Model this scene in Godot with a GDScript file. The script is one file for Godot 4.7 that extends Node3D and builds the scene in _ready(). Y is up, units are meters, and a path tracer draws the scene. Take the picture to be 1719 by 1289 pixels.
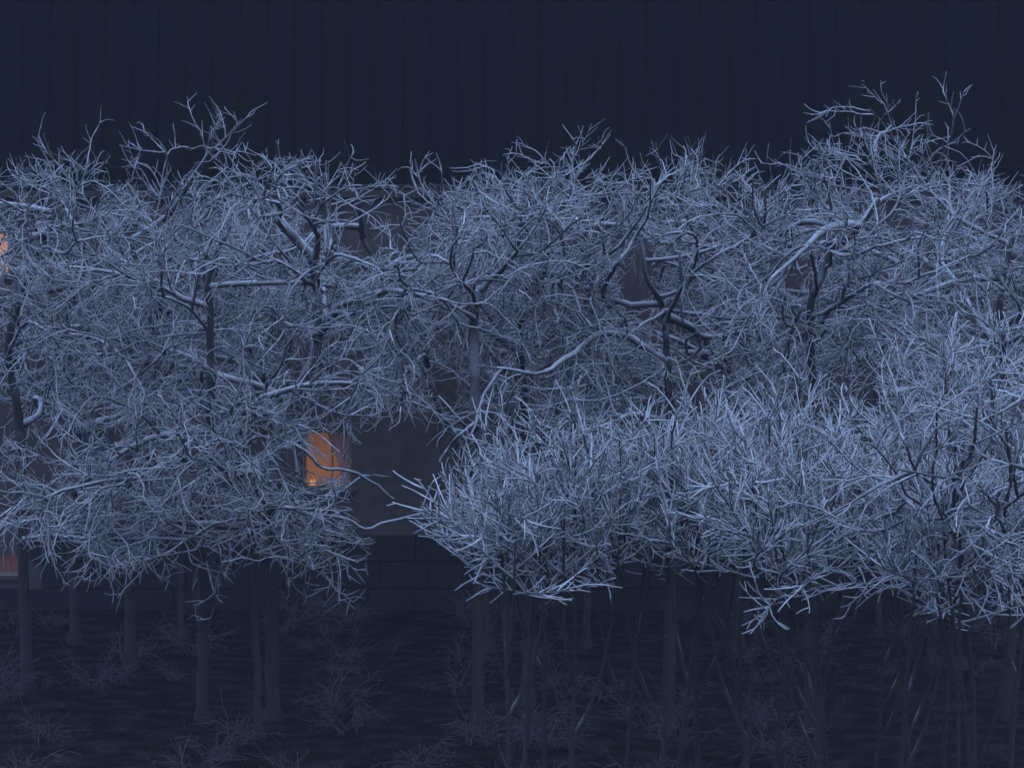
extends Node3D

# ---------------------------------------------------------------- geometry of the view
const CAM := Vector3(0, 9, 0)
const PITCH := -4.0
const FOV := 15.0
const WALL_Z := 60.0

var rng := RandomNumberGenerator.new()
var V: PackedVector3Array
var N: PackedVector3Array
var C: PackedColorArray
var I: PackedInt32Array
var gaps: Array = []
var bark_mat: StandardMaterial3D
var twig_mat: StandardMaterial3D
var snow_mat: StandardMaterial3D
var bark_col := Color(0.085, 0.078, 0.075)
var snow_col := Color(0.70, 0.72, 0.75)


# a point seen at photo pixel (px, py), d metres away along the street's depth
func at(px: float, py: float, d: float) -> Vector3:
	var t := tan(deg_to_rad(FOV / 2.0))
	var v := Vector3((px - 859.5) / 644.5 * t, -(py - 644.5) / 644.5 * t, -1.0)
	v = v.rotated(Vector3.RIGHT, deg_to_rad(PITCH))
	return CAM + v * (d / -v.z)


# ---------------------------------------------------------------- mesh helpers
func begin() -> void:
	V = PackedVector3Array(); N = PackedVector3Array(); C = PackedColorArray(); I = PackedInt32Array()


func commit(called: String, m: Material, parent: Node = self, stuff := false) -> MeshInstance3D:
	var a := []
	a.resize(Mesh.ARRAY_MAX)
	a[Mesh.ARRAY_VERTEX] = V; a[Mesh.ARRAY_NORMAL] = N; a[Mesh.ARRAY_COLOR] = C; a[Mesh.ARRAY_INDEX] = I
	var am := ArrayMesh.new()
	am.add_surface_from_arrays(Mesh.PRIMITIVE_TRIANGLES, a)
	var o := MeshInstance3D.new()
	o.name = called; o.mesh = am; o.material_override = m
	parent.add_child(o, true)
	if stuff:
		o.set_meta("kind", "stuff")
	return o


func tag(o: Node, label: String, category: String, group := "") -> Node:
	o.set_meta("label", label); o.set_meta("category", category)
	if group != "":
		o.set_meta("group", group)
	return o


func numbered(called: String) -> String:
	if not has_node(NodePath(called)):
		return called
	var k := 1
	while has_node(NodePath("%s_%03d" % [called, k])):
		k += 1
	return "%s_%03d" % [called, k]


func thing(called: String, label: String, category: String, where: Vector3, group := "") -> Node3D:
	var o := Node3D.new()
	o.name = numbered(called); add_child(o)
	o.position = where
	tag(o, label, category, group)
	return o


# bevelled box collected into the arrays
func box(c: Vector3, s: Vector3, col := Color.WHITE, bevel := 0.0) -> void:
	var h := s / 2.0
	var b: float = minf(bevel, minf(h.x, minf(h.y, h.z)) * 0.9)
	for ax in 3:
		for sg in [-1.0, 1.0]:
			var n := Vector3.ZERO; n[ax] = sg
			var u := Vector3.ZERO; u[(ax + 1) % 3] = h[(ax + 1) % 3] - b
			var w := Vector3.ZERO; w[(ax + 2) % 3] = h[(ax + 2) % 3] - b
			var o: Vector3 = c + n * h[ax]
			quad(o - u - w, o + u - w, o + u + w, o - u + w, n, col)
	if b > 0.0:
		for ax in 3:
			var a1 := (ax + 1) % 3
			var a2 := (ax + 2) % 3
			for s1 in [-1.0, 1.0]:
				for s2 in [-1.0, 1.0]:
					var e := Vector3.ZERO; e[ax] = h[ax] - b
					var p := Vector3.ZERO; p[a1] = s1 * h[a1]; p[a2] = s2 * (h[a2] - b)
					var q := Vector3.ZERO; q[a1] = s1 * (h[a1] - b); q[a2] = s2 * h[a2]
					var n := Vector3.ZERO; n[a1] = s1; n[a2] = s2
					quad(c + p - e, c + p + e, c + q + e, c + q - e, n.normalized(), col)


func quad(a: Vector3, b: Vector3, c: Vector3, d: Vector3, n: Vector3, col := Color.WHITE) -> void:
	var k := V.size()
	V.append(a); V.append(b); V.append(c); V.append(d)
	for i in 4:
		N.append(n); C.append(col)
	if (b - a).cross(c - a).dot(n) > 0.0:   # front faces run clockwise
		I.append(k); I.append(k + 2); I.append(k + 1); I.append(k); I.append(k + 3); I.append(k + 2)
	else:
		I.append(k); I.append(k + 1); I.append(k + 2); I.append(k); I.append(k + 2); I.append(k + 3)


# a tapering branch; snow lies where its skin faces up
func tube(p: PackedVector3Array, r0: float, r1: float, sides: int, snow: float, lo := 0.0, hi := 0.55, gnarl := 0.0) -> void:
	var n := p.size()
	if n < 2:
		return
	var d := (p[1] - p[0]).normalized()
	var u := Vector3.UP - d * d.y
	if u.length_squared() < 0.02:
		u = Vector3(0.3, 0, 1) - d * d.dot(Vector3(0.3, 0, 1))
	u = u.normalized()
	var base := V.size()
	var coat := rng.randf_range(0.5, 1.15)
	for i in n:
		if i > 0 and i < n - 1:
			d = (p[i + 1] - p[i - 1]).normalized()
		elif i == n - 1:
			d = (p[i] - p[i - 1]).normalized()
		u = (u - d * u.dot(d)).normalized()
		var s := d.cross(u)
		var f := float(i) / (n - 1)
		var r := lerpf(r0, r1, f)
		if gnarl > 0.0:
			r *= 1.0 + rng.randf_range(-gnarl, gnarl)
		var j := rng.randf_range(-0.26, 0.26)
		var lump := rng.randf_range(0.1, 0.55)
		for k in sides:
			var a := TAU * k / sides
			var nn := u * cos(a) + s * sin(a)
			var w := smoothstep(lo, hi, nn.y + j) * snow * coat
			w = minf(w, 1.0)
			V.append(p[i] + nn * r * (1.0 + lump * w))
			N.append(nn)
			C.append(bark_col.lerp(snow_col, w))
	for i in n - 1:
		for k in sides:
			var a := base + i * sides + k
			var b := base + i * sides + (k + 1) % sides
			I.append(a); I.append(a + sides); I.append(b)
			I.append(b); I.append(a + sides); I.append(b + sides)
	var tip := V.size()
	V.append(p[n - 1] + d * r1); N.append(d); C.append(bark_col.lerp(snow_col, snow * 0.6))
	for k in sides:
		I.append(base + (n - 1) * sides + k); I.append(tip); I.append(base + (n - 1) * sides + (k + 1) % sides)


# a ridge of snow lying along the top of a thick branch
func ridge(p: PackedVector3Array, r0: float, r1: float, cover: float) -> void:
	var n := p.size()
	var last := -1
	if n < 3:
		return
	for i in n:
		var d := (p[mini(i + 1, n - 1)] - p[maxi(i - 1, 0)]).normalized()
		if absf(d.y) > 0.86 or rng.randf() > cover:
			last = -1
			continue
		var up := (Vector3.UP - d * d.y).normalized()
		var s := d.cross(up)
		var r := lerpf(r0, r1, float(i) / (n - 1))
		var w := r * rng.randf_range(0.65, 0.95)
		var t := 0.008 + r * rng.randf_range(0.2, 0.5) * (1.0 - d.y * d.y)
		var k := V.size()
		V.append(p[i] + s * w + up * r * 0.5); N.append((s + up * 0.3).normalized())
		V.append(p[i] + s * w * 0.6 + up * (r + t * 0.7)); N.append((s * 0.5 + up).normalized())
		V.append(p[i] + up * (r + t)); N.append(up)
		V.append(p[i] - s * w * 0.6 + up * (r + t * 0.7)); N.append((up - s * 0.5).normalized())
		V.append(p[i] - s * w + up * r * 0.5); N.append((up * 0.3 - s).normalized())
		for q in 5:
			C.append(snow_col)
		if last >= 0:
			for q in 4:
				I.append(last + q); I.append(last + q + 1); I.append(k + q)
				I.append(last + q + 1); I.append(k + q + 1); I.append(k + q)
		last = k


# ---------------------------------------------------------------- growing
func rv() -> Vector3:
	return Vector3(rng.randf_range(-1, 1), rng.randf_range(-1, 1), rng.randf_range(-1, 1))


func in_gap(p: Vector3) -> bool:
	for g in gaps:
		var dx: float = (p.x - g[0]) / g[2]
		var dy: float = (p.y - g[1]) / g[3]
		if dx * dx + dy * dy < 1.0:
			return true
	return false


func walk(p: Vector3, d: Vector3, length: float, step: float, bend: float, kink: float, pull: Vector3, shy: bool, top: float) -> PackedVector3Array:
	var out := PackedVector3Array([p])
	var curl := rv() * bend
	var floor_y := rng.randf_range(1.8, 2.75)
	var n := maxi(2, roundi(length / step))
	for i in n:
		curl = curl * 0.75 + rv() * bend * 0.6
		d += curl + pull * step
		if rng.randf() < 0.3:
			d += rv() * kink
		if p.y > top + rng.randf_range(-0.5, 0.5) and rng.randf() < 0.5:
			break
		d = d.normalized()
		p += d * step * rng.randf_range(0.75, 1.25)
		if shy and (p.y < floor_y or in_gap(p)):
			break
		out.append(p)
	return out


func along(p: PackedVector3Array, f: float) -> Vector3:
	var x := clampf(f, 0, 0.9999) * (p.size() - 1)
	var i := int(x)
	return p[i].lerp(p[i + 1], x - i)


func heading(p: PackedVector3Array, f: float) -> Vector3:
	var i := int(clampf(f, 0, 0.9999) * (p.size() - 1))
	return (p[i + 1] - p[i]).normalized()


func length_of(p: PackedVector3Array) -> float:
	var l := 0.0
	for i in p.size() - 1:
		l += p[i].distance_to(p[i + 1])
	return l


# a smooth crooked line through photo points at a depth
func guide(px: Array, d: float, origin: Vector3, fore := 0.0, wander := 0.5) -> PackedVector3Array:
	var k := PackedVector3Array()
	var z := 0.0
	for i in px.size():
		var q: Array = px[i]
		k.append(at(q[0], q[1], d + z - fore * minf(i / 2.0, 1.0)) - origin)
		z = clampf(z + rng.randf_range(-wander, wander), -1.4, 1.4)
	return smooth_line(k, 0.13)


func smooth_line(k: PackedVector3Array, step: float) -> PackedVector3Array:
	var out := PackedVector3Array()
	for i in k.size() - 1:
		var a := k[maxi(i - 1, 0)]
		var b := k[i]
		var c := k[i + 1]
		var e := k[mini(i + 2, k.size() - 1)]
		var n := maxi(1, roundi(b.distance_to(c) / step))
		for j in n:
			var q := b.cubic_interpolate(c, a, e, float(j) / n)
			if out.size() > 0:
				q += rv() * 0.014
			out.append(q)
	out.append(k[k.size() - 1])
	return out


func side_dir(d: Vector3, spread: float) -> Vector3:
	var s := rv()
	s = (s - d * s.dot(d)).normalized()
	return (d * cos(spread) + s * sin(spread)).normalized()


# ---------------------------------------------------------------- old crooked trees
# spec: x, d (photo column and depth of the foot), trunk (photo points), limbs (photo polylines with thickness), spare (free limbs), top
func old_tree(spec: Dictionary) -> Node3D:
	rng.seed = spec.seed
	var foot := at(spec.x, 644, spec.d); foot.y = 0.0
	var tree := thing("old_tree", spec.label, "tree", foot, "snow covered trees in front of the house")
	var dens: float = spec.get("dens", 0.82)
	var snow: float = spec.get("snow", 0.85)
	var top: float = spec.get("top", 8.9)
	# the gaps as seen from this tree's foot
	var kept := gaps
	gaps = []
	for g in kept:
		gaps.append([g[0] - foot.x, g[1] - foot.y, g[2], g[3]])
	for g in spec.get("clear", []):
		var c := at(g[0], g[1], spec.d - 0.8) - foot
		var u := at(g[0] + g[2], g[1] - g[3], spec.d - 0.8) - foot
		gaps.append([c.x, c.y, u.x - c.x, u.y - c.y])
	var tr := PackedVector3Array([Vector3(0, -0.15, 0), Vector3(0, 0.3, 0)])
	var z := 0.0
	for q in spec.trunk:
		tr.append(at(q[0], q[1], spec.d + z) - foot)
		z += rng.randf_range(-0.3, 0.3)
	tr = smooth_line(tr, 0.18)
	var tr0: float = spec.get("r", 0.13) * 0.8
	var tr1: float = spec.get("r1", 0.045)
	begin()
	var cut := 1
	while cut < tr.size() - 2 and tr[cut].y < 3.6:
		cut += 1
	var rc := lerpf(tr0, tr1, float(cut) / tr.size())
	tube(PackedVector3Array([Vector3(0, -0.12, 0), Vector3(0, 0.1, 0), Vector3(0, 0.28, 0), tr[mini(4, tr.size() - 1)]]), tr0 * 2.1, tr0 * 0.98, 9, 0.5, 0.3, 0.9, 0.16)
	tube(tr.slice(0, cut + 1), tr0, rc, 9, snow * 0.7, 0.2, 0.8, 0.06)
	tube(tr.slice(cut), rc, tr1, 9, snow * 0.9, spec.get("plaster", 0.05), 0.7, 0.07)
	commit("trunk", bark_mat, tree)
	var limbs := []
	for l in spec.get("limbs", []):
		limbs.append([guide(l[1], spec.d, foot, spec.get("fore", 1.3) - (l[2] if l.size() > 2 else 0.0)), l[0]])
	# each traced limb grows out of the trunk: a bough joins it to the nearest lower point
	var joins := []
	for l in limbs:
		var g: PackedVector3Array = l[0]
		var best := 0
		var bd := 1e9
		for i in tr.size():
			var dd: float = tr[i].distance_to(g[0]) + maxf(0.0, tr[i].y - g[0].y + 0.2) * 2.0
			if dd < bd and tr[i].y > 1.9:
				bd = dd; best = i
		var a := tr[best]
		var mid := a.lerp(g[0], 0.5) + Vector3(0, -0.12 * bd, 0) + rv() * 0.1 * bd
		if bd > 0.25:
			var back := g[0] - (g[1] - g[0]).normalized() * minf(0.2, bd * 0.2)
			var j := smooth_line(PackedVector3Array([a, mid, back, g[0]]), 0.16)
			j.append_array(g.slice(1))
			l[0] = j
	for i in int(spec.get("spare", 5)):
		var f := rng.randf_range(0.5, 1.0)
		var p := along(tr, f)
		if p.y < 2.3:
			continue
		var az := rng.randf() * TAU
		var dir := Vector3(cos(az), rng.randf_range(-0.1, 0.75), sin(az) * 0.8).normalized()
		limbs.append([walk(p, dir, rng.randf_range(2.4, 4.4) * spec.get("reach", 1.0), 0.17, 0.09, 0.3, Vector3(0, -0.12, 0), true, top - 0.5), rng.randf_range(0.04, 0.07)])
	var l2 := []
	for l in limbs:
		var p: PackedVector3Array = l[0]
		if p.size() < 4:
			continue
		var r: float = l[1]
		begin(); tube(p, r, maxf(r * 0.32, 0.014), 7, snow, -0.25, 0.55, 0.06)
		commit("limb", bark_mat, tree)
		var len := length_of(p)
		var n := roundi(len / 0.31 * dens)
		for i in n:
			var f := rng.randf_range(0.12, 1.0)
			var dir := (side_dir(heading(p, f), rng.randf_range(0.5, 1.2)) + Vector3(0, rng.randf_range(-0.15, 0.3), 0)).normalized()
			var q := walk(along(p, f), dir, rng.randf_range(0.8, 2.4) * (1.15 - 0.5 * f), 0.13, 0.17, 0.45, Vector3(0, -0.25, 0), true, top)
			if q.size() >= 3:
				l2.append([q, rng.randf_range(0.016, 0.026)])
		var tipq := walk(p[p.size() - 1], heading(p, 1.0), 0.9, 0.13, 0.1, 0.3, Vector3.ZERO, true, top)
		if tipq.size() >= 3:
			l2.append([tipq, maxf(r * 0.32, 0.014)])
	begin()
	for l in l2:
		tube(l[0], l[1] * 1.1, 0.013, 5, snow, -0.15, 0.5, 0.08)
	commit("branches", bark_mat, tree, true)
	begin()
	for l in l2:
		var p: PackedVector3Array = l[0]
		var n := roundi(length_of(p) / 0.2 * dens)
		for i in n:
			var f := rng.randf_range(0.08, 1.0)
			var dir := (side_dir(heading(p, f), rng.randf_range(0.5, 1.15)) + Vector3(0, rng.randf_range(-0.2, 0.35), 0)).normalized()
			var q := walk(along(p, f), dir, rng.randf_range(0.35, 1.5) * (1.1 - 0.4 * f), 0.1, 0.16, 0.5, Vector3(0, -0.1, 0), true, top + 0.2)
			if q.size() < 3:
				continue
			tube(q, 0.0125, 0.0065, 4, snow, -0.35, 0.45)
			var m := roundi(length_of(q) / 0.115 * dens)
			for j in m:
				var g := rng.randf_range(0.15, 1.0)
				var e := (side_dir(heading(q, g), rng.randf_range(0.45, 1.1)) + Vector3(0, 0.15, 0)).normalized()
				var t := walk(along(q, g), e, rng.randf_range(0.12, 0.5), 0.085, 0.2, 0.45, Vector3.ZERO, true, top + 0.3)
				tube(t, 0.0092, 0.0042, 3, snow, -0.45, 0.4)
	commit("twigs", twig_mat, tree, true)
	begin()
	ridge(tr, tr0, tr1, 0.9)
	for l in limbs:
		ridge(l[0], l[1], maxf(l[1] * 0.32, 0.014), 0.9)
	if V.size() > 12:
		commit("snow", snow_mat, tree, true)
	gaps = kept
	return tree


# ---------------------------------------------------------------- young upright trees
func young_tree(seed_: int, h: float, low: float, stems: int, lean: float) -> Node3D:
	rng.seed = seed_
	var tree := thing("young_tree", "", "tree", Vector3.ZERO, "young snowy trees of the front thicket")
	var all := []
	for s in stems:
		var p0 := Vector3.ZERO
		var az := rng.randf() * TAU
		var q := PackedVector3Array()
		var hh := h if s == 0 else h * rng.randf_range(0.8, 0.97)
		if s == 0:
			q = walk(Vector3(0, -0.1, 0), Vector3(lean, 1, 0).normalized(), hh, 0.2, 0.022, 0.05, Vector3(0, 0.5, 0), false, 99)
		else:
			p0 = along(all[0][0], rng.randf_range(0.32, 0.6))
			q = walk(p0, Vector3(cos(az) * 0.75, 0.75, sin(az) * 0.6).normalized(), hh - p0.y, 0.2, 0.03, 0.07, Vector3(0, 1.1, 0), false, 99)
		var r := 0.05 if s == 0 else 0.03
		begin(); tube(q, r, 0.009, 6, 0.8, 0.4, 0.85, 0.05); commit("stem", bark_mat, tree)
		all.append([q, r])
	var side := []
	begin()
	for a in all:
		var p: PackedVector3Array = a[0]
		var len := length_of(p)
		var y := 0.0
		var turn := rng.randf() * TAU
		while y < len - 0.1:
			y += rng.randf_range(0.12, 0.23)
			var f := y / len
			var o := along(p, f)
			if o.y < low:
				continue
			turn += 2.4 + rng.randf_range(-0.5, 0.5)
			var up := rng.randf_range(0.1, 0.75)
			var k := clampf((h - o.y) / (h - low), 0.0, 1.0)
			var l := rng.randf_range(0.6, 1.1) * lerpf(0.35, 1.5, pow(k, 0.7))
			var q := walk(o, Vector3(cos(turn), up, sin(turn)).normalized(), l * 1.15, 0.11, 0.13, 0.32, Vector3(0, 0.45, 0), false, 99)
			tube(q, 0.0145, 0.008, 5, 0.95, -0.2, 0.45)
			side.append(q)
	commit("side_branches", bark_mat, tree, true)
	begin()
	for p in side:
		var len := length_of(p)
		var n := roundi(len / 0.068)
		for i in n:
			var f := rng.randf_range(0.15, 1.0)
			var e := (side_dir(heading(p, f), rng.randf_range(0.5, 1.0)) + Vector3(0, 0.18, 0)).normalized()
			var t := walk(along(p, f), e, rng.randf_range(0.16, 0.6), 0.085, 0.11, 0.28, Vector3(0, 0.4, 0), false, 99)
			tube(t, 0.0108, 0.0058, 4, 0.97, -0.4, 0.35)
			if rng.randf() < 0.85:
				var g := rng.randf_range(0.3, 0.9)
				var e2 := (side_dir(heading(t, g), 0.8) + Vector3(0, 0.2, 0)).normalized()
				tube(walk(along(t, g), e2, rng.randf_range(0.08, 0.2), 0.07, 0.15, 0.3, Vector3.ZERO, false, 99), 0.009, 0.0055, 3, 0.97, -0.4, 0.35)
	commit("twigs", twig_mat, tree, true)
	return tree


# ---------------------------------------------------------------- materials
func mat(c: Color, rough := 0.9, spec := 0.3) -> StandardMaterial3D:
	var m := StandardMaterial3D.new()
	m.albedo_color = c.linear_to_srgb(); m.roughness = rough; m.metallic_specular = spec
	return m


func noise_tex(seed_: int, freq: float, lo: Color, hi: Color, size := 512, oct := 5) -> NoiseTexture2D:
	var f := FastNoiseLite.new()
	f.seed = seed_; f.frequency = freq; f.fractal_octaves = oct
	var t := NoiseTexture2D.new()
	t.width = size; t.height = size; t.seamless = true; t.noise = f
	var g := Gradient.new()
	g.set_color(0, lo.linear_to_srgb()); g.set_color(1, hi.linear_to_srgb())
	t.color_ramp = g
	return t


func relief(seed_: int, freq: float, strength: float) -> NoiseTexture2D:
	var f := FastNoiseLite.new()
	f.seed = seed_; f.frequency = freq; f.fractal_octaves = 4
	var t := NoiseTexture2D.new()
	t.width = 512; t.height = 512; t.seamless = true; t.noise = f
	t.as_normal_map = true; t.bump_strength = strength
	return t


# ---------------------------------------------------------------- windows of the house
func window_at(house: Node3D, x: float, y: float, w: float, h: float, lit := false) -> Node3D:
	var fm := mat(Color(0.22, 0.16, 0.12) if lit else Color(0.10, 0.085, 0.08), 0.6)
	begin()
	var zf := -WALL_Z - 0.13
	box(Vector3(x - w / 2 + 0.03, y, zf), Vector3(0.06, h, 0.07), Color.WHITE, 0.008)
	box(Vector3(x + w / 2 - 0.03, y, zf), Vector3(0.06, h, 0.07), Color.WHITE, 0.008)
	box(Vector3(x, y + h / 2 - 0.03, zf), Vector3(w - 0.124, 0.06, 0.07), Color.WHITE, 0.008)
	box(Vector3(x, y - h / 2 + 0.035, zf), Vector3(w - 0.124, 0.07, 0.07), Color.WHITE, 0.008)
	if lit:
		box(Vector3(x + w * 0.1, y, zf + 0.002), Vector3(0.035, h - 0.13, 0.05), Color.WHITE, 0.006)
	else:
		box(Vector3(x, y + h * 0.02, zf), Vector3(w - 0.124, 0.045, 0.065), Color.WHITE, 0.006)
	var fr := commit("window", fm, house)
	begin(); box(Vector3(x, y, zf - 0.01), Vector3(w - 0.118, h - 0.122, 0.006))
	var g := StandardMaterial3D.new()
	g.albedo_color = Color(0.8, 0.85, 0.9, 0.06); g.transparency = BaseMaterial3D.TRANSPARENCY_ALPHA; g.roughness = 0.0
	commit("pane", g, fr)
	begin(); box(Vector3(x, y - h / 2 - 0.04, -WALL_Z + 0.03), Vector3(w + 0.16, 0.08, 0.18), Color.WHITE, 0.01)
	commit("sill", mat(Color(0.07, 0.06, 0.055)), fr)
	if not lit:
		begin(); box(Vector3(x, y - h / 2 + 0.018, -WALL_Z + 0.035), Vector3(w + 0.12, 0.036, 0.15), Color.WHITE, 0.016)
		commit("snow", snow_mat, fr)
	return fr


func room_behind(house: Node3D, x: float, y: float, w: float, h: float, wallc: Color) -> void:
	var z0 := -WALL_Z - 0.36
	var W := w + 1.0
	var H := h + 0.9
	var D := 1.7
	begin()
	box(Vector3(x, y, z0 - D), Vector3(W, H, 0.1))
	box(Vector3(x - W / 2 - 0.052, y, z0 - D / 2), Vector3(0.1, H, D))
	box(Vector3(x + W / 2 + 0.052, y, z0 - D / 2), Vector3(0.1, H, D))
	box(Vector3(x, y + H / 2 + 0.052, z0 - D / 2), Vector3(W + 0.2, 0.1, D))
	box(Vector3(x, y - H / 2 - 0.052, z0 - D / 2), Vector3(W + 0.2, 0.1, D))
	commit("room", mat(wallc), house)


func curtain(house: Node3D, x0: float, x1: float, y0: float, y1: float, pull: float, c: Color) -> void:
	begin()
	var zc := -WALL_Z - 0.40
	var cols := 22
	var rows := 10
	var col := Color.WHITE
	for side in 1:
		var k := V.size()
		for j in rows + 1:
			var v := float(j) / rows
			for i in cols + 1:
				var u := float(i) / cols
				var left := lerpf(x0, x1, pull * smoothstep(0.0, 0.75, v))
				var px := lerpf(left, x1, u)
				V.append(Vector3(px, lerpf(y1, y0, v), zc + 0.025 * sin(u * 26.0 + v * 1.3)))
				N.append(Vector3(-0.45 * cos(u * 26.0 + v * 1.3), 0, 1).normalized())
				C.append(col)
		for j in rows:
			for i in cols:
				var a := k + j * (cols + 1) + i
				I.append(a); I.append(a + 1); I.append(a + cols + 1)
				I.append(a + 1); I.append(a + cols + 2); I.append(a + cols + 1)
	var m := mat(c, 0.95)
	m.cull_mode = BaseMaterial3D.CULL_DISABLED
	m.backlight_enabled = true
	m.backlight = Color(0.42, 0.32, 0.27)
	commit("curtain", m, house)


func room_lamp(label: String, where: Vector3, glow: Color, e: float, size := 0.12) -> void:
	var t := thing("room_lamp", label, "lamp", where)
	var sh := CylinderMesh.new()
	sh.top_radius = size * 0.7; sh.bottom_radius = size; sh.height = size * 1.6; sh.radial_segments = 20
	var o := MeshInstance3D.new(); o.name = "lamp_shade"; o.mesh = sh
	var m := mat(Color(0.6, 0.5, 0.4)); m.emission_enabled = true; m.emission = glow; m.emission_energy_multiplier = 0.55
	o.material_override = m; t.add_child(o); o.position.y = size * 2.6
	var st := CylinderMesh.new(); st.top_radius = 0.012; st.bottom_radius = 0.05; st.height = size * 1.8
	var s := MeshInstance3D.new(); s.name = "lamp_stand"; s.mesh = st; s.material_override = mat(Color(0.1, 0.07, 0.05)); t.add_child(s); s.position.y = size * 0.9
	var l := OmniLight3D.new(); l.name = "bulb"; l.light_color = glow; l.light_energy = e; l.light_size = 0.05
	l.omni_range = 8.0; l.omni_attenuation = 2.0; l.shadow_enabled = true
	t.add_child(l); l.position.y = size * 2.6


func _ready() -> void:
	# ------------------------------------------------------------ camera, sky, light, exposure
	var cam := Camera3D.new(); cam.name = "camera"
	cam.fov = FOV; cam.near = 0.5; cam.far = 1500.0
	cam.position = CAM; cam.rotation_degrees.x = PITCH
	add_child(cam); cam.current = true
	var sky_m := ProceduralSkyMaterial.new()
	sky_m.sky_top_color = Color(0.39, 0.455, 0.60)
	sky_m.sky_horizon_color = Color(0.44, 0.505, 0.63)
	sky_m.sky_curve = 0.2
	sky_m.ground_bottom_color = Color(0.10, 0.11, 0.13)
	sky_m.ground_horizon_color = Color(0.3, 0.36, 0.46)
	sky_m.sky_energy_multiplier = 2.2
	var sky := Sky.new(); sky.sky_material = sky_m
	var env := Environment.new()
	env.background_mode = Environment.BG_SKY; env.sky = sky
	env.tonemap_mode = Environment.TONE_MAPPER_LINEAR
	env.tonemap_exposure = 0.93
	env.fog_enabled = true; env.fog_density = 0.00056; env.fog_light_color = Color(0.72, 0.74, 0.8)
	env.sdfgi_enabled = true; env.ssao_enabled = true; env.ssil_enabled = true
	var we := WorldEnvironment.new(); we.name = "environment"; we.environment = env; add_child(we)
	var sun := DirectionalLight3D.new(); sun.name = "overcast_sun"
	sun.light_energy = 0.3; sun.light_angular_distance = 40.0; sun.light_color = Color(0.75, 0.86, 1.0)
	sun.shadow_enabled = true; sun.rotation_degrees = Vector3(-58, 20, 0)
	add_child(sun)

	# ------------------------------------------------------------ shared materials
	bark_mat = mat(Color.WHITE, 0.95, 0.15); bark_mat.vertex_color_use_as_albedo = true
	bark_mat.albedo_texture = noise_tex(5, 0.03, Color(0.42, 0.42, 0.43), Color(1, 1, 1))
	bark_mat.uv1_triplanar = true; bark_mat.uv1_scale = Vector3(2.5, 1.0, 2.5)
	bark_mat.normal_enabled = true; bark_mat.normal_texture = relief(9, 0.06, 22.0)
	twig_mat = mat(Color.WHITE, 0.95, 0.15); twig_mat.vertex_color_use_as_albedo = true
	snow_mat = mat(Color.WHITE, 0.9, 0.2); snow_mat.vertex_color_use_as_albedo = true
	snow_mat.albedo_color = Color(0.72, 0.74, 0.77).linear_to_srgb()

	# ------------------------------------------------------------ ground
	begin(); quad(Vector3(-400, 0, 60), Vector3(400, 0, 60), Vector3(400, 0, -700), Vector3(-400, 0, -700), Vector3.UP)
	var gm := mat(Color.WHITE, 0.85, 0.1)
	gm.albedo_texture = noise_tex(21, 0.012, Color(0.012, 0.012, 0.013), Color(0.026, 0.025, 0.025), 1024)
	gm.uv1_triplanar = true; gm.uv1_world_triplanar = true; gm.uv1_scale = Vector3(0.21, 0.21, 0.21)
	gm.normal_enabled = true; gm.normal_texture = relief(22, 0.2, 6.0)
	commit("road", gm).set_meta("kind", "structure")
	begin(); box(Vector3(0, 0.05, -46.0), Vector3(80, 0.16, 27.6))
	var soil := mat(Color.WHITE, 0.95, 0.1)
	soil.albedo_texture = noise_tex(31, 0.05, Color(0.008, 0.007, 0.006), Color(0.03, 0.024, 0.018), 1024)
	soil.uv1_triplanar = true; soil.uv1_world_triplanar = true; soil.uv1_scale = Vector3(0.13, 0.13, 0.13)
	soil.normal_enabled = true; soil.normal_texture = relief(32, 0.12, 14.0)
	commit("planting_bed_ground", soil).set_meta("kind", "structure")
	soil.albedo_texture = litter_tex()
	build_undergrowth()
	rng.seed = 77
	var kerb := Node3D.new(); kerb.name = "kerb"; add_child(kerb); kerb.set_meta("kind", "structure")
	kerb.set_meta("label", "dark granite kerb edging the bed of trees along the road"); 
	for i in 26:
		var kx := -13.0 + i * 1.0
		var g := rng.randf_range(0.022, 0.045)
		begin(); box(Vector3(kx, 0.075, -32.09), Vector3(0.985, 0.21 + rng.randf_range(-0.006, 0.006), 0.18), Color(g, g, g * 1.03), 0.015)
		commit("kerb_stone", twig_mat, kerb)

	build_house()
	build_trees()


# dark wet leaf litter
func litter_tex() -> NoiseTexture2D:
	var t := noise_tex(31, 0.009, Color(0.01, 0.009, 0.008), Color(0.05, 0.046, 0.043), 1024, 5)
	var g: Gradient = t.color_ramp
	g.add_point(0.45, Color(0.022, 0.018, 0.015).linear_to_srgb())
	g.add_point(0.66, Color(0.035, 0.030, 0.027).linear_to_srgb())
	return t


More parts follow.
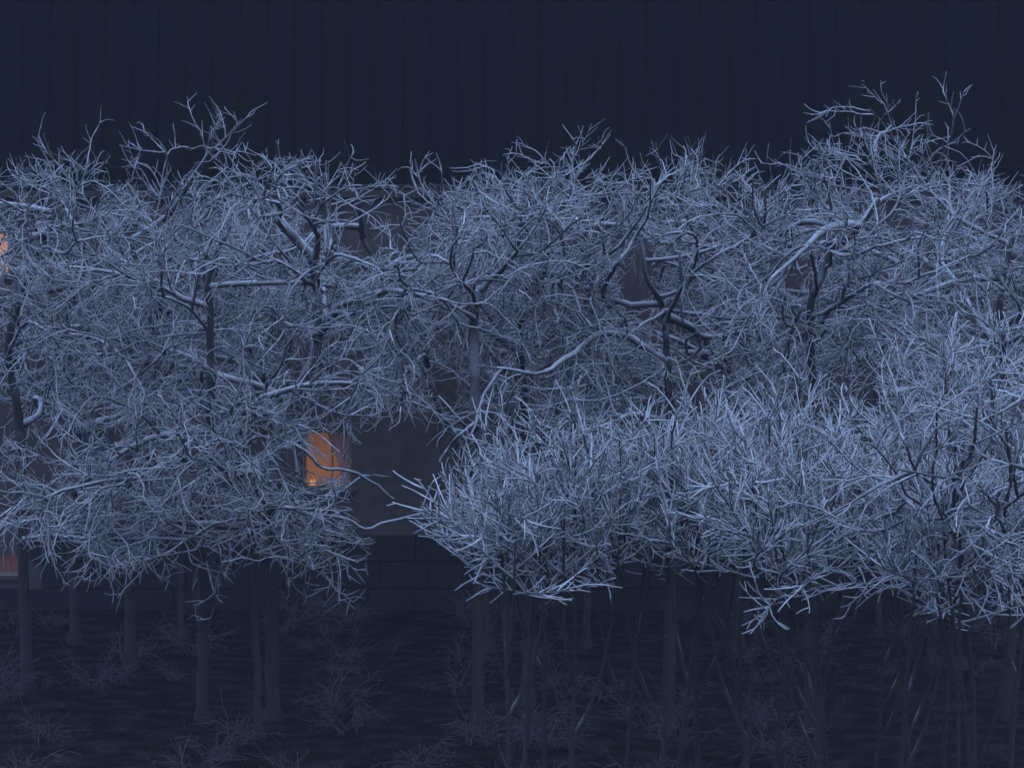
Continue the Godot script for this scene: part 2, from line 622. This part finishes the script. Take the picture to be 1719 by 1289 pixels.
# bare brambles and dead stalks over the bed: nobody could count them
func build_undergrowth() -> void:
	rng.seed = 404
	begin()
	for i in 16:
		var az := rng.randf() * TAU
		var q := walk(Vector3(rng.randf_range(-0.25, 0.25), -0.05, rng.randf_range(-0.25, 0.25)), Vector3(cos(az) * 0.5, 1, sin(az) * 0.5).normalized(), rng.randf_range(0.5, 1.25), 0.12, 0.12, 0.25, Vector3(cos(az) * 0.4, -0.75, sin(az) * 0.4), false, 99)
		tube(q, 0.010, 0.005, 4, 0.25, 0.1, 0.8)
		for j in 5:
			var f := rng.randf_range(0.3, 1.0)
			tube(walk(along(q, f), side_dir(heading(q, f), 0.9), rng.randf_range(0.12, 0.4), 0.08, 0.2, 0.3, Vector3.ZERO, false, 99), 0.0065, 0.004, 3, 0.25, 0.1, 0.8)
	var o := commit("spare_shape", bark_mat)
	var mm := MultiMesh.new(); mm.transform_format = MultiMesh.TRANSFORM_3D; mm.mesh = o.mesh
	mm.instance_count = 130
	for i in 130:
		var z := rng.randf_range(-59.0, -35.0)
		mm.set_instance_transform(i, Transform3D(Basis(Vector3.UP, rng.randf() * TAU).scaled(Vector3.ONE * rng.randf_range(0.5, 1.15)), Vector3(rng.randf_range(-14, 14), 0.12, z)))
	remove_child(o); o.free()
	var mi := MultiMeshInstance3D.new(); mi.name = "undergrowth"; mi.multimesh = mm; mi.material_override = bark_mat
	mi.set_meta("kind", "stuff"); mi.set_meta("label", "dark bare brambles and dead stalks on the ground below the trees"); mi.set_meta("category", "undergrowth")
	add_child(mi)


func build_house() -> void:
	var house := thing("house", "brown rendered house with black mansard roof behind the snowy trees", "house", Vector3.ZERO)
	var k := 2.0 * WALL_Z * tan(deg_to_rad(FOV / 2.0)) / 1289.0
	var eave := at(859, 322, WALL_Z).y
	var wins := []      # x, y, w, h, lit
	var lw := at(549, 772, WALL_Z)
	var sz := Vector2(78 * k + 0.04, 97 * k + 0.04)
	for px in [154.0, 944.0, 1339.0, 1734.0, 2129.0, -420.0]:
		wins.append([at(px, 772, WALL_Z).x, lw.y, sz.x, sz.y * 1.1, false])
	for px in [154.0, 549.0, 1734.0, 2129.0, -420.0]:
		var p := at(px, 490, WALL_Z)
		wins.append([p.x, p.y, sz.x, sz.y * 1.15, false])
	wins.append([lw.x, lw.y, sz.x, sz.y, true])
	var pw := at(-28, 425, WALL_Z)
	wins.append([pw.x, pw.y, 86 * k, 74 * k, true])
	var bw := at(6, 948, WALL_Z)
	wins.append([bw.x, bw.y, 62 * k, 38 * k, true])
	# wall with real openings
	var wall := CSGCombiner3D.new(); wall.name = "wall"
	var slab := CSGBox3D.new(); slab.name = "slab"; slab.size = Vector3(46, eave + 0.3, 0.35)
	slab.position = Vector3(0, (eave - 0.3) / 2.0, -WALL_Z - 0.175); wall.add_child(slab)
	for w in wins:
		var c := CSGBox3D.new(); c.name = "opening"; c.operation = CSGShape3D.OPERATION_SUBTRACTION
		c.size = Vector3(w[2], w[3], 1.0); c.position = Vector3(w[0], w[1], -WALL_Z - 0.175); wall.add_child(c, true)
	var wm := mat(Color.WHITE, 0.95, 0.15)
	wm.albedo_texture = noise_tex(41, 0.008, Color(0.075, 0.062, 0.060), Color(0.115, 0.096, 0.094), 1024, 6)
	wm.uv1_triplanar = true; wm.uv1_world_triplanar = true; wm.uv1_scale = Vector3(0.23, 0.23, 0.23)
	wm.normal_enabled = true; wm.normal_texture = relief(42, 0.3, 1.0)
	slab.material = wm
	house.add_child(wall)
	begin(); for i in 46:
		for j in 3:
			if j >= 1 and absf(-22.5 + i + 0.1 - bw.x) < 1.1:
				continue
			box(Vector3(-22.5 + i + (0.25 if j == 1 else 0.0), 0.28 + j * 0.56, -WALL_Z + 0.06), Vector3(0.985, 0.545, 0.12), Color.WHITE, 0.02)
	commit("plinth", mat(Color(0.022, 0.021, 0.021)), house, true)
	# the hollow body behind the front wall
	var dark := mat(Color(0.06, 0.05, 0.045))
	begin()
	box(Vector3(-22.8, (eave) / 2.0, -WALL_Z - 6.4), Vector3(0.35, eave, 12.0))
	box(Vector3(22.8, (eave) / 2.0, -WALL_Z - 6.4), Vector3(0.35, eave, 12.0))
	box(Vector3(0, (eave) / 2.0, -WALL_Z - 12.6), Vector3(46, eave, 0.35))
	commit("side_walls", dark, house)
	begin(); box(Vector3(0, 4.6, -WALL_Z - 3.9), Vector3(45.2, 0.2, 3.0)); box(Vector3(0, 4.5, -WALL_Z - 5.5), Vector3(45.2, 8.0, 0.15))
	commit("inner_walls", dark, house)
	for w in wins:
		window_at(house, w[0], w[1], w[2], w[3], w[4])
	room_behind(house, lw.x, lw.y, sz.x, sz.y, Color(0.64, 0.48, 0.20))
	curtain(house, lw.x - 0.02, lw.x + 0.56, lw.y - 0.66, lw.y + 0.62, 0.45, Color(0.44, 0.31, 0.26))
	room_behind(house, pw.x, pw.y, 86 * k, 74 * k, Color(0.7, 0.58, 0.54))
	room_behind(house, bw.x, bw.y, 62 * k, 38 * k, Color(0.6, 0.36, 0.2))
	# cornice and gutter
	begin()
	box(Vector3(0, eave - 0.05, -WALL_Z + 0.16), Vector3(46.3, 0.16, 0.36), Color.WHITE, 0.02)
	commit("cornice", mat(Color(0.05, 0.045, 0.042)), house)
	begin(); box(Vector3(0, eave + 0.10, -WALL_Z + 0.24), Vector3(46.3, 0.12, 0.14), Color.WHITE, 0.03)
	commit("gutter", mat(Color(0.02, 0.02, 0.022), 0.6), house)
	# steep black metal roof, sheet by sheet
	rng.seed = 5
	var roof := Node3D.new(); roof.name = "roof"; house.add_child(roof)
	var base := Vector3(0, eave + 0.04, -WALL_Z + 0.08)
	var rise := 6.2
	var back := 1.25
	var sl := Vector3(0, rise, -back)
	var nrm := Vector3(0, back, rise).normalized()
	var rm := mat(Color.WHITE, 0.75, 0.12); rm.vertex_color_use_as_albedo = true
	begin()
	box(base + Vector3(0, rise / 2, -1.6), Vector3(46, rise, 0.1))
	box(base + Vector3(0, rise - 0.05, -7.0), Vector3(46, 0.1, 11.6))
	commit("roof_deck", dark, roof)
	var n := 82
	for i in n:
		var x := -23.0 + (i + 0.5) * 46.0 / n
		var w := 46.0 / n
		var g := rng.randf_range(0.009, 0.0115)
		begin()
		var o := base + Vector3(x, 0, 0)
		var col := Color(g, g, g * 1.08)
		var hx := Vector3(w / 2 - 0.004, 0, 0)
		var th := nrm * 0.02
		quad(o - hx, o + hx, o + hx + sl, o - hx + sl, nrm, col)
		quad(o - hx - th, o + hx - th, o + hx, o - hx, Vector3(0, -1, 0.2).normalized(), col)
		# raised standing seam
		var s0 := o + Vector3(w / 2 - 0.022, 0, 0)
		var s1 := o + Vector3(w / 2 - 0.004, 0, 0)
		var up := nrm * 0.035
		quad(s0 + up, s1 + up, s1 + up + sl, s0 + up + sl, nrm, col)
		quad(s0, s0 + up, s0 + up + sl, s0 + sl, Vector3.LEFT, col)
		quad(s1, s1 + up, s1 + up + sl, s1 + sl, Vector3.RIGHT, col)
		commit("roof_sheet", rm, roof)
	# snow rail above the gutter
	var dm := mat(Color(0.016, 0.016, 0.018), 0.8, 0.12)
	begin()
	for i in 93:
		box(base + Vector3(-23.0 + i * 0.5, 0.42, 0.03), Vector3(0.03, 0.16, 0.1))
	box(base + Vector3(0, 0.46, 0.1), Vector3(46, 0.035, 0.035))
	commit("snow_rail", dm, roof, true)
	# lamps inside the lit rooms
	room_lamp("small lit lamp inside the orange window left of centre", Vector3(lw.x - 0.36, lw.y - 0.75, -WALL_Z - 0.85), Color(1.0, 0.74, 0.46), 0.3, 0.075)
	room_lamp("lit lamp inside the pale pink window at the left edge", Vector3(pw.x + 0.1, pw.y - 0.5, -WALL_Z - 1.2), Color(1.0, 0.80, 0.70), 0.42, 0.12)
	room_lamp("lit lamp inside the low basement window at the bottom left", Vector3(bw.x + 0.2, bw.y - 0.4, -WALL_Z - 1.0), Color(1.0, 0.68, 0.42), 0.06, 0.06)


func build_trees() -> void:
	# openings between the crowns where the wall shows: photo x, y, half width, half height
	var kk := 2.0 * 50.0 * tan(deg_to_rad(FOV / 2.0)) / 1289.0
	for g in [[685, 770, 78, 92], [745, 880, 50, 60], [700, 900, 60, 70], [552, 738, 44, 36], [4, 420, 30, 34], [160, 410, 26, 16], [760, 590, 40, 45], [1078, 465, 44, 68], [1325, 460, 44, 44], [1495, 660, 58, 36], [1515, 515, 40, 22], [625, 395, 28, 28], [830, 760, 45, 50]]:
		var p := at(g[0], g[1], 50.0)
		gaps.append([p.x, p.y, g[2] * kk, g[3] * kk])
	var spec := [
		{"seed": 11, "top": 9.6, "x": 40, "d": 50.0, "trunk": [[36, 900], [30, 700], [12, 580], [50, 470], [75, 400], [96, 335]], "r": 0.14,
			"limbs": [[0.035, [[75, 395], [60, 368], [30, 352], [0, 335]]], [0.03, [[30, 500], [65, 420], [110, 425], [130, 405], [168, 398]]], [0.03, [[10, 600], [40, 545], [75, 555], [95, 595], [108, 625]]], [0.03, [[35, 905], [90, 900], [130, 903], [230, 905], [310, 888]], -1.0]],
			"label": "old snowy tree with drooping limbs at the left edge of the picture"},
		{"seed": 12, "top": 10.2, "x": 215, "d": 52.5, "trunk": [[215, 900], [225, 700], [255, 560], [230, 450], [210, 380]], "r": 0.13,
			"limbs": [[0.03, [[225, 470], [200, 415], [178, 385], [150, 345]]], [0.03, [[255, 560], [270, 500], [262, 440], [300, 390]]], [0.03, [[225, 700], [270, 640], [330, 560]]]],
			"label": "old snowy tree second from the left with a slim crooked trunk"},
		{"seed": 13, "top": 8.8, "x": 335, "d": 47.5, "trunk": [[340, 900], [352, 700], [353, 545], [350, 470], [375, 400]], "r": 0.13,
			"limbs": [[0.035, [[345, 800], [300, 765], [235, 788], [180, 800]]], [0.03, [[348, 780], [400, 790], [440, 770], [385, 790]]], [0.03, [[350, 560], [320, 520], [265, 495]]], [0.03, [[352, 700], [400, 690], [440, 700], [470, 712]]], [0.03, [[344, 850], [300, 862], [250, 868], [170, 860]]]],
			"label": "snowy tree with low bare limbs between the left edge and the orange window"},
		{"seed": 14, "x": 455, "d": 47.5, "trunk": [[455, 900], [470, 720], [530, 590], [527, 450], [508, 415], [480, 385], [466, 368]], "r": 0.15, "r1": 0.07, "dens": 0.62, "spare": 3, "top": 9.4, "plaster": -0.3, "clear": [[498, 405, 30, 34]],
			"limbs": [[0.06, [[527, 450], [534, 400], [515, 365], [495, 340]]], [0.035, [[468, 372], [470, 345], [440, 335]]], [0.04, [[500, 460], [470, 440], [435, 442]]], [0.03, [[530, 560], [580, 530], [655, 515], [690, 530], [715, 520]]], [0.03, [[530, 470], [560, 430], [610, 440], [650, 465]]]],
			"label": "old snowy tree leaning over the orange window with a thick bent trunk"},
		{"seed": 15, "fore": 0.5, "x": 430, "d": 46.0, "trunk": [[425, 930], [420, 860], [400, 800], [380, 760]], "r": 0.09, "r1": 0.03, "spare": 4, "reach": 0.65, "top": 5.6,
			"limbs": [[0.028, [[405, 760], [430, 733], [480, 742], [512, 757], [540, 785], [600, 795], [660, 838]]], [0.025, [[420, 850], [530, 865], [580, 872], [612, 888], [640, 880], [712, 862]]], [0.025, [[420, 850], [490, 830], [560, 830], [610, 800], [652, 800]]], [0.022, [[425, 930], [480, 915], [530, 920], [600, 945]]], [0.025, [[420, 870], [360, 880], [300, 915]]]],
			"label": "low spreading snowy tree whose twigs cross the bottom of the orange window"},
		{"seed": 16, "x": 800, "d": 46.5, "trunk": [[803, 930], [812, 790], [798, 680], [797, 605], [795, 545], [797, 510], [806, 486]], "r": 0.12, "r1": 0.075, "spare": 4, "dens": 0.66, "top": 9.8, "clear": [[798, 545, 17, 62], [790, 720, 50, 40]], "plaster": -0.5,
			"limbs": [[0.04, [[796, 535], [770, 520], [742, 502], [715, 490], [690, 485]]], [0.05, [[806, 488], [840, 455], [870, 420], [900, 380]]], [0.035, [[800, 515], [790, 488], [770, 470], [750, 440], [715, 425]]], [0.03, [[812, 790], [795, 735], [770, 705], [735, 665]]], [0.035, [[795, 725], [800, 710], [775, 728], [752, 752], [738, 775]]], [0.02, [[690, 485], [655, 545], [660, 575], [676, 615]]], [0.03, [[806, 800], [740, 870], [700, 885]], 0.6]],
			"label": "snowy tree in the centre with a thick pale upright trunk"},
		{"seed": 17, "top": 9.3, "x": 885, "d": 49.0, "trunk": [[890, 930], [882, 700], [872, 570], [885, 480], [873, 400], [888, 340]], "r": 0.14,
			"limbs": [[0.035, [[880, 430], [920, 425], [950, 430], [980, 460], [1002, 495], [1030, 540]]], [0.03, [[884, 480], [900, 476], [955, 480], [975, 525], [1000, 556], [1035, 600]]], [0.03, [[995, 552], [950, 562], [905, 578]]], [0.03, [[1000, 478], [1020, 478], [1040, 490]]], [0.03, [[885, 390], [915, 385], [955, 330]]], [0.028, [[880, 400], [840, 410], [800, 400], [760, 415]]], [0.03, [[884, 400], [900, 385], [915, 430], [912, 480]]]],
			"label": "snowy tree right of the centre trunk with long arching limbs"},
		{"seed": 18, "x": 1125, "d": 47.0, "trunk": [[1128, 930], [1125, 700], [1118, 560], [1115, 525], [1106, 500], [1088, 472], [1077, 405]], "r": 0.13, "r1": 0.035, "spare": 3, "dens": 0.62, "top": 9.0, "clear": [[1050, 420, 36, 62], [1098, 470, 16, 55]],
			"limbs": [[0.045, [[1012, 490], [1020, 470], [1040, 440], [1066, 400], [1088, 360], [1092, 330]], -0.8], [0.03, [[1115, 522], [1180, 528], [1230, 536], [1280, 525]]], [0.035, [[1118, 540], [1150, 475], [1200, 432], [1245, 408], [1290, 376]]], [0.03, [[1115, 525], [1080, 545], [1060, 560]]], [0.03, [[1165, 455], [1170, 400], [1150, 390], [1115, 395]]], [0.03, [[1240, 410], [1260, 450], [1280, 485]]]],
			"label": "snowy tree with a forked dark limb in front of the dark upper wall"},
		{"seed": 19, "top": 9.6, "x": 1365, "d": 46.5, "trunk": [[1362, 930], [1366, 700], [1360, 520], [1378, 470], [1392, 430], [1440, 385], [1475, 335]], "r": 0.13,
			"limbs": [[0.035, [[1372, 480], [1360, 425], [1330, 440], [1290, 455]]], [0.035, [[1395, 520], [1425, 500], [1470, 476], [1520, 475], [1560, 460], [1628, 430]], -0.7], [0.03, [[1400, 425], [1430, 430], [1480, 412], [1560, 397]]], [0.03, [[1410, 515], [1460, 530], [1510, 555], [1530, 575]]], [0.03, [[1365, 560], [1330, 520], [1345, 515], [1335, 545]]]],
			"label": "snowy tree with long nearly level limbs right of the centre"},
		{"seed": 20, "top": 9.2, "x": 1570, "d": 52.5, "trunk": [[1570, 930], [1580, 700], [1600, 560], [1585, 450], [1600, 360]], "r": 0.13, "spare": 7,
			"label": "snowy tree rising behind the front thicket near the right edge"},
		{"seed": 21, "top": 10.4, "x": 1700, "d": 48.0, "trunk": [[1700, 930], [1695, 700], [1680, 520], [1700, 400]], "r": 0.13, "spare": 7,
			"label": "snowy tree at the right edge of the picture behind the thicket"},
		{"seed": 22, "top": 9.0, "x": 815, "d": 54.5, "trunk": [[800, 820], [735, 680], [700, 560], [640, 460], [600, 380]], "r": 0.1, "spare": 8, "reach": 0.8,
			"label": "slanting snowy tree behind the centre trunk, close to the wall"},
		{"seed": 23, "top": 10.3, "x": 1240, "d": 55.0, "trunk": [[1240, 900], [1235, 700], [1220, 560], [1250, 440], [1240, 360]], "r": 0.12, "spare": 7,
			"label": "dim snowy tree close to the wall behind the forked dark limb"},
		{"seed": 24, "top": 9.3, "x": 120, "d": 55.5, "trunk": [[120, 900], [130, 700], [110, 560], [140, 440], [130, 360]], "r": 0.12, "spare": 7,
			"label": "dim snowy tree close to the wall at the far left"},
		{"seed": 25, "top": 10.0, "x": 985, "d": 55.0, "trunk": [[985, 900], [975, 700], [990, 600], [970, 480], [985, 380]], "r": 0.1, "spare": 7, "reach": 0.8,
			"label": "dim slender tree close to the wall behind the arching limbs"},
	]
	var far := []
	for s in spec:
		var t := old_tree(s)
		if s.seed in [23, 24, 25, 20]:
			far.append(t)
	# more trees of the same kinds in the dim row along the wall
	var k := 0
	for q in [[300, 56.0, 2.1, "dim tree along the wall behind the slim crooked trunk"], [452, 57.0, 0.7, "dim tree along the wall behind the one leaning over the orange window"],
			[850, 56.5, 5.2, "dim tree along the wall right behind the pale upright trunk"],
			[1190, 57.2, 1.4, "dim tree along the wall right of the forked dark limb, above the thicket"], [1480, 56.2, 3.3, "dim tree along the wall behind the nearly level limbs"],
			[1640, 57.0, 2.6, "dim tree along the wall behind the tall young tree at the right"]]:
		var t: Node3D = far[k % 4].duplicate()
		t.name = numbered("old_tree"); add_child(t)
		var f := at(q[0], 644, q[1])
		t.position = Vector3(f.x, 0, f.z); t.rotation.y = q[2]
		t.scale = Vector3(0.72, [0.97, 1.0, 0.94, 0.98][k % 4], 0.6)
		t.set_meta("label", q[3]); k += 1

	# the thicket of young trees in front: photo column, depth, photo row of the top, variant
	var protos := []
	for i in 6:
		protos.append([[4, 0.0], [3, 0.05], [5, -0.04], [2, 0.03], [4, 0.06], [3, -0.06]][i])
	var rows := [
		[848, 36.0, 850, "leftmost and lowest young tree of the snowy front thicket"],
		[868, 37.5, 745, "open young tree at the left end of the thicket, below the centre trunk"],
		[962, 36.5, 700, "young tree with a forked top standing alone against the dark wall"],
		[1040, 38.5, 760, "low young tree just right of the forked top one"],
		[1105, 37.0, 725, "young tree where the thicket closes up, right of the dark wall gap"],
		[1180, 39.5, 690, "young tree with a straight dark stem left of the middle of the thicket"],
		[1240, 36.0, 735, "young tree with thick snow on its side twigs, mid thicket front"],
		[1300, 40.0, 665, "tall young tree in the back of the thicket below the level limbs"],
		[1350, 37.0, 725, "young tree right of the mid thicket front one with upright stems"],
		[1405, 39.0, 720, "young tree below the dark gap with a leaning stem"],
		[1465, 36.5, 790, "short young tree in front of the dark gap on the right"],
		[1545, 40.0, 740, "young tree at the right side of the dark gap"],
		[1650, 39.0, 560, "tall young tree near the right edge, behind the dark forked one"],
		[1700, 36.5, 620, "young tree at the right edge with stems cut by the picture"],
		[1590, 41.0, 600, "tall slim young tree left of the tall one near the right edge"],
		[1740, 40.0, 520, "tallest young tree, mostly beyond the right edge"],
		[1135, 41.0, 720, "young tree half hidden at the back where the thicket closes up"],
		[1270, 38.0, 730, "young tree half hidden between the mid thicket stems"],
		[1395, 35.0, 800, "low young tree at the very front on the right"],
		[920, 39.0, 800, "low young tree behind the open ones at the left end"],
		[1500, 34.5, 830, "lowest front young tree below the right dark gap"],
		[1660, 34.5, 800, "low front young tree left of the right edge"],
	]
	var built := []
	var heights := [4.7, 5.6, 6.2, 6.8, 5.2, 7.3]
	for i in 6:
		built.append(null)
	var r2 := RandomNumberGenerator.new(); r2.seed = 99
	for q in rows:
		var top := at(q[0], q[2], q[1])
		var best := 0
		for i in 6:
			if absf(heights[i] - top.y) + r2.randf() * 0.7 < absf(heights[best] - top.y):
				best = i
		var t: Node3D
		if built[best] == null:
			t = young_tree(200 + best, heights[best], 3.4 + 0.06 * heights[best], protos[best][0], protos[best][1])
			built[best] = t
		else:
			t = built[best].duplicate(); t.name = numbered("young_tree"); add_child(t)
		t.position = Vector3(top.x, 0.0, top.z)
		t.rotation.y = r2.randf() * TAU
		t.scale = Vector3.ONE * clampf(top.y / heights[best], 0.85, 1.15)
		t.set_meta("label", q[3])

	# the dark forked young tree at the right, traced limb by limb
	old_tree({"seed": 31, "x": 1616, "d": 33.6, "fore": 0.0, "plaster": 0.45, "clear": [[1585, 860, 20, 90]], "trunk": [[1613, 960], [1603, 896], [1586, 869], [1570, 836], [1568, 800], [1572, 755], [1574, 690], [1590, 655]], "r": 0.035, "r1": 0.012, "spare": 0, "dens": 0.75, "snow": 0.95, "top": 7.0,
		"limbs": [[0.022, [[1603, 896], [1602, 830], [1604, 770], [1606, 725], [1625, 680]]], [0.018, [[1586, 869], [1560, 872], [1540, 860], [1515, 832]]], [0.02, [[1569, 812], [1545, 800], [1530, 770], [1518, 740], [1512, 722]]], [0.018, [[1588, 866], [1600, 857], [1640, 848], [1690, 820]]], [0.016, [[1570, 846], [1550, 850], [1520, 828]]]],
		"label": "young tree with a dark forking stem in the thicket near the right edge"})
	old_tree({"seed": 32, "x": 1745, "d": 33.6, "fore": 0.0, "plaster": 0.45, "trunk": [[1745, 960], [1712, 915], [1688, 900], [1684, 880], [1692, 835], [1695, 770], [1690, 720]], "r": 0.035, "r1": 0.012, "spare": 0, "dens": 0.75, "snow": 0.95, "top": 7.0,
		"limbs": [[0.02, [[1686, 900], [1662, 896], [1675, 862], [1690, 835]]], [0.018, [[1692, 850], [1715, 830], [1740, 800]]]],
		"label": "bent dark stemmed young tree leaning in from the right edge"})
